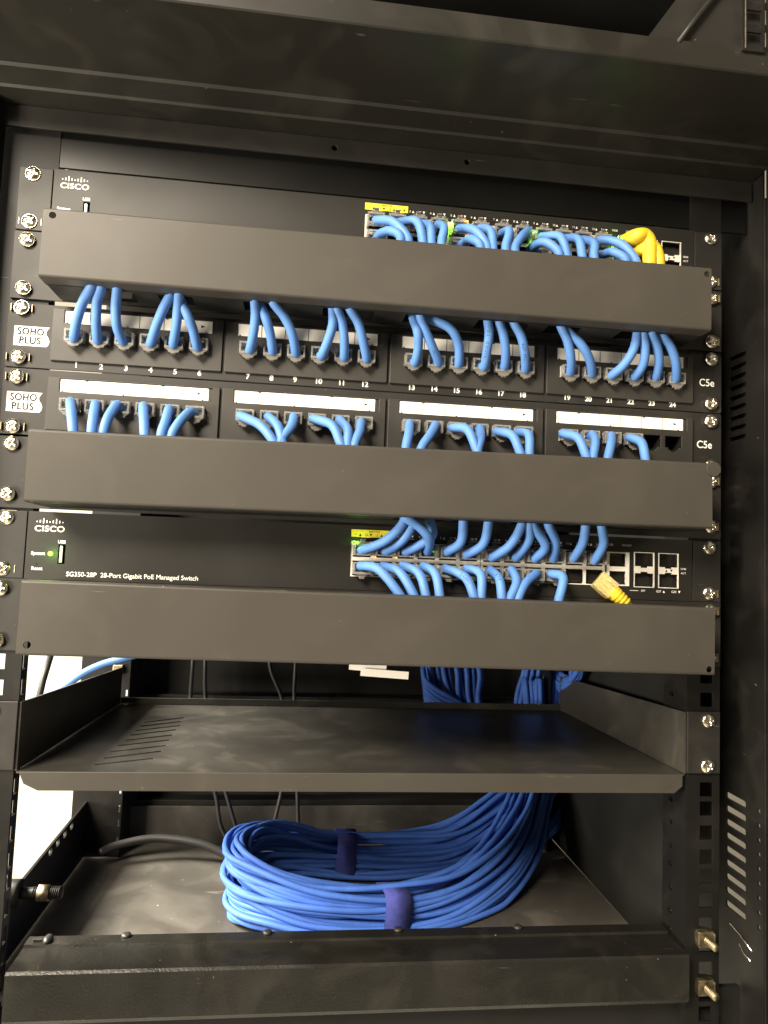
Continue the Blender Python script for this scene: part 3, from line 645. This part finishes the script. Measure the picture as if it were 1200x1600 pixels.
LOWER_PANEL = [
  [(-197.4,-8.0,-148.6),(-192.9,-18.0,-158.1),(-190.0,-23.0,-167.2)],
  [(-182.3,-8.0,-149.2),(-180.0,-18.0,-158.9),(-178.9,-23.0,-166.5)],
  [(-169.5,-8.0,-148.8),(-171.0,-18.0,-158.3),(-171.7,-23.0,-166.9)],
  [(-153.1,-8.0,-148.6),(-150.0,-18.0,-158.2),(-148.0,-23.0,-167.0)],
  [(-137.3,-8.0,-149.6),(-136.8,-18.0,-159.0),(-137.7,-23.0,-166.8)],
  [(-124.5,-8.0,-150.4),(-127.9,-18.0,-158.4),(-130.9,-23.0,-166.4)],
  [(-91.9,-8.0,-150.9),(-79.2,-18.0,-157.9),(-71.3,-23.0,-166.9)],
  [(-74.4,-8.0,-150.6),(-68.0,-18.0,-158.0),(-65.0,-23.0,-166.5)],
  [(-58.4,-8.0,-149.6),(-59.5,-18.0,-157.9),(-64.6,-23.0,-166.5)],
  [(-45.6,-8.0,-150.1),(-34.1,-18.0,-155.1),(-28.6,-23.0,-166.4)],
  [(-28.5,-8.0,-149.9),(-23.8,-18.0,-157.4),(-23.8,-23.0,-166.1)],
  [(-14.6,-8.0,-150.3),(-16.0,-18.0,-158.2),(-18.9,-23.0,-166.2)],
  [(17.6,-8.0,-149.2),(15.9,-18.0,-157.5),(13.8,-23.0,-166.4)],
  [(34.8,-8.0,-149.4),(29.8,-18.0,-157.9),(24.2,-23.0,-166.2)],
  [(46.5,-8.0,-150.4),(54.2,-18.0,-152.7),(59.3,-23.0,-165.9)],
  [(65.2,-8.0,-149.7),(63.3,-18.0,-158.1),(60.6,-23.0,-165.4)],
  [(77.1,-8.0,-151.2),(84.3,-18.0,-154.7),(88.2,-23.0,-166.3)],
  [(91.7,-8.0,-150.7),(95.6,-18.0,-154.0),(94.7,-23.0,-165.9)],
  [(122.9,-8.0,-149.8),(129.3,-18.0,-153.8),(132.8,-23.0,-165.9)],
  [(143.3,-8.0,-149.0),(141.4,-18.0,-155.6),(138.1,-23.0,-165.6)],
  [(157.0,-8.0,-149.1),(152.5,-18.0,-156.3),(148.6,-23.0,-165.0)],
  [(170.3,-8.0,-150.0),(173.6,-18.0,-154.2),(173.9,-23.0,-165.3)],
]
SWITCH_TOP = [
  [(-10.0,-8.0,-233.6),(3.2,-18.0,-227.5),(13.6,-23.0,-215.9)],
  [(5.9,-8.0,-233.4),(14.7,-18.0,-226.2),(20.9,-23.0,-213.5)],
  [(18.9,-8.0,-233.3),(27.7,-15.0,-228.1),(33.8,-17.0,-222.1),(31.7,-18.0,-212.7)],
  [(32.5,-8.0,-232.3),(30.9,-22.0,-225.6),(23.3,-27.0,-218.1),(13.7,-27.0,-211.7)],
  [(46.1,-8.0,-232.2),(52.2,-18.0,-226.3),(52.3,-23.0,-213.3)],
  [(59.0,-8.0,-233.8),(67.0,-18.0,-226.9),(68.7,-23.0,-213.0)],
  [(76.4,-8.0,-234.8),(84.9,-18.0,-227.0),(90.7,-23.0,-213.7)],
  [(92.5,-8.0,-234.1),(97.2,-18.0,-223.6),(95.8,-23.0,-213.4)],
  [(105.6,-8.0,-234.5),(108.5,-18.0,-226.5),(98.3,-23.0,-213.3)],
  [(118.0,-8.0,-234.0),(115.4,-18.0,-223.7),(108.6,-23.0,-212.9)],
  [(132.2,-8.0,-233.4),(133.7,-18.0,-224.2),(133.6,-23.0,-213.0)],
  [(147.0,-8.0,-234.2),(148.2,-18.0,-223.6),(144.5,-23.0,-212.5)],
]
SWITCH_BOTTOM = [
  [(-10.4,-8.0,-243.9),(-0.2,-18.0,-245.9),(12.0,-23.0,-259.8)],
  [(4.2,-8.0,-243.8),(13.4,-18.0,-247.4),(21.3,-23.0,-259.9)],
  [(16.8,-8.0,-242.9),(25.8,-18.0,-247.8),(29.5,-23.0,-260.4)],
  [(30.3,-8.0,-242.8),(36.2,-18.0,-247.4),(38.5,-23.0,-260.5)],
  [(45.2,-8.0,-243.9),(55.8,-18.0,-248.8),(60.4,-23.0,-260.2)],
  [(59.3,-8.0,-243.4),(65.9,-18.0,-246.4),(65.4,-23.0,-260.5)],
  [(74.9,-8.0,-243.7),(78.2,-18.0,-249.2),(78.8,-23.0,-260.8)],
  [(89.6,-8.0,-243.1),(89.8,-18.0,-250.9),(84.3,-23.0,-261.1)],
  [(105.9,-8.0,-245.1),(95.4,-18.0,-251.9),(89.7,-23.0,-260.9)],
  [(116.9,-8.0,-244.7),(121.1,-18.0,-246.8),(116.5,-23.0,-261.3)],
]
TOP_SWITCH = [
  [(-9.0,-8.0,-12.5),(0.7,-18.0,-17.9),(9.7,-23.0,-30.2)],
  [(-6.5,-8.0,-21.6),(-1.2,-18.0,-24.1),(4.7,-23.0,-29.4)],
  [(7.4,-8.0,-12.3),(16.4,-18.0,-16.3),(19.5,-23.0,-30.2)],
  [(21.4,-8.0,-12.3),(25.1,-18.0,-19.0),(25.4,-23.0,-30.5)],
  [(32.4,-8.0,-11.7),(34.6,-18.0,-19.0),(32.2,-23.0,-30.3)],
  [(47.9,-8.0,-12.9),(55.4,-18.0,-18.3),(62.2,-23.0,-30.1)],
  [(62.1,-8.0,-11.5),(66.3,-18.0,-18.2),(66.6,-23.0,-30.2)],
  [(51.3,-8.0,-21.6),(53.4,-18.0,-24.7),(57.9,-23.0,-30.5)],
  [(77.0,-8.0,-13.3),(79.0,-18.0,-17.0),(75.3,-23.0,-30.2)],
  [(95.0,-8.0,-10.2),(87.5,-18.0,-19.8),(81.8,-23.0,-30.1)],
  [(97.1,-8.0,-22.8),(103.1,-18.0,-21.9),(111.2,-23.0,-30.0)],
  [(105.5,-8.0,-13.4),(114.2,-18.0,-17.3),(117.0,-23.0,-30.8)],
  [(122.5,-8.0,-13.1),(127.3,-18.0,-18.3),(127.7,-23.0,-29.9)],
  [(134.9,-8.0,-12.9),(138.2,-18.0,-20.0),(136.2,-23.0,-30.4)],
  [(147.4,-8.0,-11.7),(157.3,-18.0,-18.2),(165.1,-23.0,-30.5)],
  [(148.5,-8.0,-22.7),(151.4,-18.0,-24.6),(157.8,-23.0,-30.7)],
]
TOP_YELLOW = [
  [(165.6,-12.0,-14.2),(165.3,-24.0,-14.9),(171.2,-24.0,-13.9),(174.9,-24.0,-18.9),(174.0,-26.0,-31.0)],
  [(173.1,-12.0,-19.9),(173.5,-24.0,-21.7),(178.6,-24.0,-22.1),(180.3,-26.0,-30.9)],
]
VENTS = [
  ((-174.1,14.7),(-140.7,30.2)),
  ((-172.6,29.4),(-138.9,48.1)),
  ((-172.6,45.1),(-138.5,63.0)),
  ((-171.5,61.2),(-139.1,78.9)),
  ((-169.9,76.2),(-139.5,93.5)),
  ((-169.8,91.4),(-139.6,110.5)),
  ((-169.4,105.8),(-138.9,124.3)),
  ((-169.1,120.1),(-140.3,138.7)),
  ((-168.7,133.4),(-140.6,152.9)),
]

COIL = [(200.3, 232.0, -426.6), (181.1, 208.0, -459.4), (157.7, 172.0, -484.3), (124.2, 135.0, -499.4), (78.4, 104.0, -508.1), (25.3, 86.0, -507.3), (-23.5, 80.0, -500.8), (-61.7, 86.0, -492.0), (-85.1, 104.0, -488.5), (-87.4, 130.0, -486.9), (-74.7, 155.0, -486.9), (-49.2, 170.0, -492.0), (-9.8, 178.0, -498.2), (47.5, 180.0, -500.6), (98.3, 186.0, -497.7), (140.5, 200.0, -480.2), (179.9, 218.0, -456.5), (213.7, 236.0, -427.6)]
SPILL = [(252.0, 252.0, -431.6), (236.1, 248.0, -472.3), (211.3, 236.0, -499.6), (167.6, 215.0, -512.6), (110.3, 198.0, -511.2), (37.3, 188.0, -509.3), (-9.3, 182.0, -506.4)]

words = ['first', 'second', 'third', 'fourth', 'fifth', 'sixth', 'seventh', 'eighth', 'ninth', 'tenth', 'eleventh', 'twelfth', 'thirteenth', 'fourteenth', 'fifteenth', 'sixteenth']
G1 = 'blue patch cables in the upper patch panel'
lean = {1: 'leftmost', 24: 'rightmost'}
for k, path in enumerate(UPPER_PANEL):
    e = path[-1]
    c = patch_cable(path, (JX[k], ZJU), False, 'blue patch cable in the %s jack of the %s block, upper patch panel' % (words[k % 6], words[k // 6]), [(e[0], min(e[1] + 2, -13), e[2] + 9), (e[0] - 2, -17, e[2] + 20)], group=G1, wide=True)
    if k in (13, 15, 17): strip_of({13: 'PATCH', 15: 'VERIFIED TO', 17: 'CAT5E UTP'}[k], path, 6 if k != 13 else 2, 2.5, c)
G2 = 'blue patch cables in the lower patch panel'
for k, path in enumerate(LOWER_PANEL):
    e = path[-1]; d = (e[0] - path[-2][0]) * 0.5
    patch_cable(path, (JX[k], ZJL), False, 'blue patch cable in the %s jack of the %s block, lower patch panel' % (words[k % 6], words[k // 6]), [(e[0] + d, -24, e[2] - 8), (e[0] + d, -22, e[2] - 16)], group=G2, wide=True)
G3 = 'blue patch cables in the upper port row of the lower switch'
for k, path in enumerate(SWITCH_TOP):
    e = path[-1]
    patch_cable(path, (port_x(k), ZCF + 6.1), True, 'blue patch cable in the %s port from left, upper row of the fully visible switch' % words[k], [(e[0], -21, e[2] + 9), (e[0] + 3, -19, e[2] + 18)], group=G3)
G4 = 'blue patch cables in the lower port row of the lower switch'
for k, path in enumerate(SWITCH_BOTTOM):
    e = path[-1]; d = (e[0] - path[-2][0]) * 0.4
    pos = k if k < 9 else k
    c = patch_cable(path, (port_x(pos), ZCF - 6.1), False, 'blue patch cable in the %s port from left, lower row of the fully visible switch' % words[k], [(e[0] + d, -23, e[2] - 9), (e[0] + d, -21, e[2] - 17)], group=G4)
    if k in (4, 6): strip_of({4: 'CAT5E 24AWG', 6: 'UTP CABLE'}[k], [(path[0][0], -9, path[0][2])] + path, 12, 2.4, c)
G5 = 'blue patch cables in the upper switch'
ports5 = [(0, 1), (0, -1), (1, 1), (2, 1), (3, 1), (4, 1), (5, 1), (4, -1), (6, 1), (7, 1), (8, -1), (8, 1), (9, 1), (10, 1), (11, 1), (11, -1)]
for k, path in enumerate(TOP_SWITCH):
    e = path[-1]; c, s = ports5[k]
    patch_cable(path, (port_x(c), ZCT + 6.1 * s), s > 0, 'blue patch cable in %s port from left, %s row of the topmost switch' % (words[c], 'upper' if s > 0 else 'lower'), [(e[0], -25, e[2] - 9), (e[0], -22, e[2] - 20)], group=G5)
lab = ['yellow patch cable with moulded boot, upper one of the pair arching over the top cover', 'yellow patch cable squeezed behind and right of its arching yellow neighbour']
for k, path in enumerate(TOP_YELLOW):
    z = ZCT + (6.1 if k == 0 else -6.1)
    t = thing('patch_cable', (165.8, -3, z), lab[k], 'patch cable', 'yellow patch cables in the upper switch')
    p = place('plug', PLUG, t, (165.8, -2.5, z), (0, 0, 0))
    pts = [(165.8, -2, z)] + path + [(path[-1][0], -26, path[-1][2] - 9), (path[-1][0], -23, path[-1][2] - 18)]
    BM().tube(spline(pts, 8), 4.7 if k == 0 else 4.2, 16).build('cable_jacket', M['yellow'], t)
    b = BM(); a = Vector((165.8, -6, z)); c = Vector(path[1]); d = c - a
    b.tube([a, a + d * 0.3, a + d * 0.65, a + d * 1.0, a + d * 1.1], [5.4, 5.6, 5.6, 5.3, 4.6], 8)
    b.build('plug_boot', M['yellow'], t)
# loose yellow plug in front of the lower switch
t = thing('loose_patch_plug', (155, -22, -258), 'loose yellow cable end with clear plug leaning unplugged over the lower switch', 'patch cable')
a = Vector((143.5, -20, -246.5)); c = Vector((164.5, -25, -264.5)); d = (c - a).normalized()
n = Vector((0.05, -1, 0)); n = (n - d * n.dot(d)).normalized(); s_ = d.cross(n)
m = Matrix(((s_.x, d.x, n.x, a.x), (s_.y, d.y, n.y, a.y), (s_.z, d.z, n.z, a.z), (0, 0, 0, 1)))
b = BM(); b.box(-5.9, 5.9, 0, 13, -3.6, 3.6, 0.5, m); 
for k in range(8): b.box(-4.4 + k * 1.2, -3.8 + k * 1.2, -0.3, 4, 3.5, 3.9, 0.1, m)
b.box(-1.6, 1.6, 4, 14, 3.6, 4.6, 0.2, m); b.build('plug', M['clearyellow'], t)
b = BM(); pts = [m @ Vector((0, y, 0)) for y in (5, 9, 13, 17, 21, 25)]
b.tube(pts, [3.0, 3.4, 5.2, 4.6, 4.0, 3.6], 14)
for y in (15.5, 18, 20.5, 23): b.tube([m @ Vector((0, y, 0)), m @ Vector((0, y + 1.0, 0))], 4.9 - (y - 15) * 0.1, 14)
b.tube(spline([m @ Vector((0, 22, 0)), m @ Vector((0, 30, -1)), m @ Vector((-1, 38, -2))], 5), 2.8, 14)
b.build('plug_boot', M['yellow'], t)

# ------------------------------------------------------------------ shelf
sh = thing('rack_shelf', (0, 90, -377), 'black cantilever shelf with slanted vents across the rack under the lowest cover', 'rack shelf')
def P2(y): return y
DEP = 205
loops = [[(-216.4, 0.5), (-203, 0), (203, 0), (216.4, 0.5), (206.2, DEP), (-206.2, DEP)]]
for (x0, y0), (x1, y1) in VENTS:
    L = math.hypot(x1 - x0, y1 - y0); ux, uy = (x1 - x0) / L, (y1 - y0) / L; w_ = 1.5
    loops.append([(x0 + uy * -w_, y0 + ux * w_), (x0 - uy * -w_, y0 - ux * w_), (x1 - uy * -w_, y1 - ux * w_), (x1 + uy * -w_, y1 + ux * w_)])
loops2 = [[(-x, y) for x, y in lp][::-1] for lp in loops[1:]]
b = BM(); b.curve(loops, 1.4, move(TOP, 0, 0, -377)); b.build('tray', M['shelf'], sh)
b = BM(); b.curve([[(-214.8, -377.2), (214.8, -377.2), (214.8, -385), (209, -389.6), (-203, -388.6), (-211.5, -384.5)]], 1.4, move(FRONT, 0, -0.4, 0), 0.4)
b.build('front_lip', M['cover'], sh)
BM().box(-205, 205, DEP - 1.4, DEP, -376.8, -371, 0.3).build('rear_lip', M['shelf'], sh)
for s in (-1, 1):
    b = BM(); x = s * 217.2; xb = s * 206.6
    vs = [(x, 0, -335.4), (xb, DEP, -344.5), (xb, DEP, -376.6), (x, 0, -376.6)]
    b.add(vs + [(v[0] - s * 1.3, v[1], v[2]) for v in vs], [(0, 1, 2, 3), (7, 6, 5, 4), (0, 4, 5, 1), (1, 5, 6, 2), (2, 6, 7, 3), (3, 7, 4, 0)])
    b.build('side_cheek', M['shelf'], sh)
    b = BM(); b.box(min(s * 217.4, s * 241.0), max(s * 217.4, s * 241.0), -1.6, 0.1, -376, -334.8, 0.4); b.build('mounting_ear', M['plate'], sh)
screws(sh, [(-RX, -340.8), (-RX, -371), (232.3, -340.8), (231.8, -371.2)])

# ------------------------------------------------------------------ coil of blue cable on the base
coil = thing('cable_coil', (20, 120, -520), 'thick coil of blue network cable with two violet straps on the rack base', 'cable coil')
CL = spline(COIL, 10)
NS = 34
def frame(i):
    p = CL[i]; t = (CL[min(i + 1, len(CL) - 1)] - CL[max(i - 1, 0)]).normalized()
    up = Vector((0, 0, 1)); up = (up - t * up.dot(t)).normalized(); return p, up, t.cross(up)
rows = [(-21 + 6.0 * j, (-1) ** q * (2.9 + 5.6 * (q // 2)) if q else 2.9) for j in range(8) for q in range(4)]
rows = []
for j in range(11):
    for q in range(4): rows.append((-21.5 + 4.3 * j + random.uniform(-0.7, 0.7), -8.0 + 5.0 * q + random.uniform(-0.9, 0.9)))
random.shuffle(rows)
HP = [(0, 0.9), (0.12, 1.0), (0.22, 0.80), (0.30, 0.72), (0.40, 0.80), (0.48, 1.05), (0.60, 1.0), (0.68, 0.75), (0.85, 0.75), (1.01, 0.9)]
def offs(k, i, n):
    u, v = rows[k % len(rows)]
    f = i / n
    wob = 3.0 * math.sin(f * 9 + k * 1.7) + 1.7 * math.sin(f * 23 + k * 2.9) + 0.8 * math.sin(f * 47 + k)
    wob2 = 2.4 * math.sin(f * 11 + k * 2.3)
    tight = 1.0
    if 0.33 < f < 0.46: tight = 1.0
    a = 0.9 * math.sin(f * math.pi * 2 + 0.4)
    h = 1.0
    for (fa, ha), (fb, hb) in zip(HP, HP[1:]):
        if fa <= f <= fb: h = ha + (hb - ha) * (f - fa) / (fb - fa)
    ca, sa = math.cos(a * 0.35), math.sin(a * 0.35)
    uu = (u * ca - v * sa) * h + wob; vv = u * sa + v * ca + wob2
    return uu * tight, vv * tight
for k in range(len(rows)):
    pts = []
    i0 = random.randint(0, 3); i1 = len(CL)
    for i in range(0, i1, 2):
        p, up, sd = frame(i); a, c = offs(k, i, len(CL)); q = p + up * a + sd * c
        if q.z < -516.8: q.z = -516.8 + random.uniform(0, 0.3)
        pts.append(q)
    # tails go up behind the shelf
    s0 = pts[0]; pts = [s0 + Vector((-2 + random.uniform(-3, 3), 14, 62)), s0 + Vector((-1, 10, 28))] + pts
    e = pts[-1]; pts += [e + Vector((3, 10, 30)), e + Vector((6 + random.uniform(-3, 3), 14, 70))]
    BM().tube(spline(pts, 3), 2.3, 10).build('cable_turn', M['blue2'], coil)
for k in range(9):
    w1, w2 = random.uniform(-4, 4), random.uniform(-3, 3)
    pts = [(x + w1, y + w2, z + (k % 3) * 5 - 4) for x, y, z in SPILL]
    BM().tube(spline(pts, 6), 2.55, 10).build('cable_turn', M['blue2'], coil)
def strap(i, wd, hh, vv):
    n = 28; w2 = BM(); vs = []
    for s in (-0.5, 0.5):
        ii = i + s * 2.0; i_ = int(i); p, up, sd = frame(i_); t = up.cross(sd)
        for k in range(n):
            a = 2 * math.pi * k / n; ca, sa = math.cos(a), math.sin(a)
            q = 0.5
            vs.append((p + t * (s * wd) + up * (hh * math.copysign(abs(ca) ** q, ca)) + sd * (vv * math.copysign(abs(sa) ** q, sa)))[:])
    w2.add(vs, [(k, (k + 1) % n, n + (k + 1) % n, n + k) for k in range(n)], True)
    o = w2.build('strap', M['velcro'], coil)
    md = o.modifiers.new('solid', 'SOLIDIFY'); md.thickness = 0.0012; md.offset = 1
strap(49, 20, 20, 13.5)
strap(122, 17, 18.5, 13)

# ------------------------------------------------------------------ things hanging behind
def blackcable(path, r, label):
    b = BM(); b.tube(spline(path, 8), r, 12); o = b.build('black_cable', M['cablek'], None, org=path[0]); tag(o, label, 'cable', 'black cables behind the gear')
S_ = [((-149.5, 245, -300), (-148.6, 240, -343), (-147.6, 235, -385), (-140, 235, -420), (-121, 235, -462.4), (-113.3, 235, -495), (-100, 232, -516)),
      ((-137.5, 245, -300), (-136.6, 238, -343), (-132.7, 235, -385), (-120, 235, -430), (-110.9, 235, -462.4), (-98, 235, -500), (-93, 232, -516)),
      ((-78, 245, -310), (-74.5, 238, -347), (-60.6, 235, -381), (-57.9, 235, -440), (-57.9, 235, -462), (-65, 235, -501), (-66, 232, -516)),
      ((-50, 245, -300), (-50.2, 238, -341), (-49.6, 235, -381), (-43, 235, -462), (-40.5, 235, -495))]
L_ = ['leftmost black cable hanging behind the shelf, left one of a close pair', 'black cable hanging behind the shelf, right one of the close left pair', 'slanting black cable behind the shelf, third from the left', 'straight black cable behind the middle of the shelf, fourth from the left']
for p, l in zip(S_, L_): blackcable(p, 1.9, l)
blackcable([(-215, 205, -507), (-200.6, 214, -503.8), (-168.9, 220, -500.5), (-127.6, 215, -504.2), (-96, 205, -514), (-80, 195, -517)], 3.6, 'thick black cable lying on the base behind the coil, bending right')
b = BM(); pts = [(-262, 150, -370), (-240, 150, -354.5), (-223.5, 150, -341.6), (-208.8, 150, -334), (-193.7, 150, -329.4), (-170, 152, -322)]
o = b.tube(spline(pts, 8), 3.0, 14).build('blue_cable', M['blue'], None, org=pts[0]); tag(o, 'single blue cable slanting over the left shelf cheek by the bright opening', 'cable')
rb = thing('cable_bundle', (110, 255, -390), 'loop of shadowed blue cables behind the middle right of the shelf', 'cable bundle')
rg = random.Random(3)
for k in range(16):
    q = k * 3.9; w1, w2 = rg.uniform(-3, 3), rg.uniform(-3, 3)
    pts = [(78 + q * 0.9 + w1, 262 - (k % 3) * 4, -318), (80 + q + w2, 258 - (k % 3) * 4, -350), (90 + q * 0.8 + w1, 254 - (k % 3) * 4, -378), (112 + q * 0.7, 250, -410), (150 + q * 0.3, 246, -432)]
    BM().tube(spline(pts, 5), 2.5, 10).build('strand', M['blue2'], rb)
for k in range(8):
    w1 = rg.uniform(-1.5, 1.5)
    pts = [(77 + k * 0.6, 246, -346 - k * 4.6), (79 + k, 240, -356 - k * 5.0 + w1), (92 + k, 238, -366 - k * 5.2), (108 + k * 2, 240, -374 - k * 5.4 + w1), (130, 246, -388 - k * 5)]
    BM().tube(spline(pts, 5), 2.5, 10).build('strand', M['blue2'], rb)
rb = thing('cable_bundle', (190, 258, -390), 'blue cables rising and spilling right behind the right end of the shelf', 'cable bundle')
for k in range(10):
    x = 182 + k * 3.2; w1 = rg.uniform(-4, 4)
    pts = [(x + w1, 268, -420), (x - 2, 262 - (k % 2) * 5, -378), (x + 3 + w1 * 0.4, 260 - (k % 2) * 5, -350), (x + 9 + w1, 262, -318)]
    BM().tube(spline(pts, 5), 2.5, 10).build('strand', M['blue2'], rb)
for k in range(14):
    w1, w2 = rg.uniform(-5, 5), rg.uniform(-4, 4)
    pts = [(206 + w1, 250 + w2, -340), (218 + w2, 244, -346 - k * 0.7), (212 + w1 * 0.5, 222, -347 - k * 0.9 + w2 * 0.6), (210 + w2, 196, -345 - k * 0.6), (208 + w1, 172, -336 + w2), (204, 150, -322)]
    BM().tube(spline(pts, 5), 2.5, 10).build('strand', M['blue2'], rb)
# paper tags
for (x0, z0, wd, rz, lab_) in ((-13, -313.4, 26, 4, 'white paper tag mostly hidden under the lowest cover'), (-5, -317.2, 33.5, 3.2, 'longer white paper tag hanging just below the lowest cover')):
    b = BM(); b.box(0, wd, 0, 0.3, -2.6, 2.6); b.xf(Matrix.Translation((x0, 28 if wd > 30 else 30, z0)) @ Matrix.Rotation(R(rz), 4, 'Y'))
    o = b.build('paper_tag', M['sticker'], None, org=(x0, 28, z0)); tag(o, lab_, 'paper tag', 'paper tags behind the lowest cover')
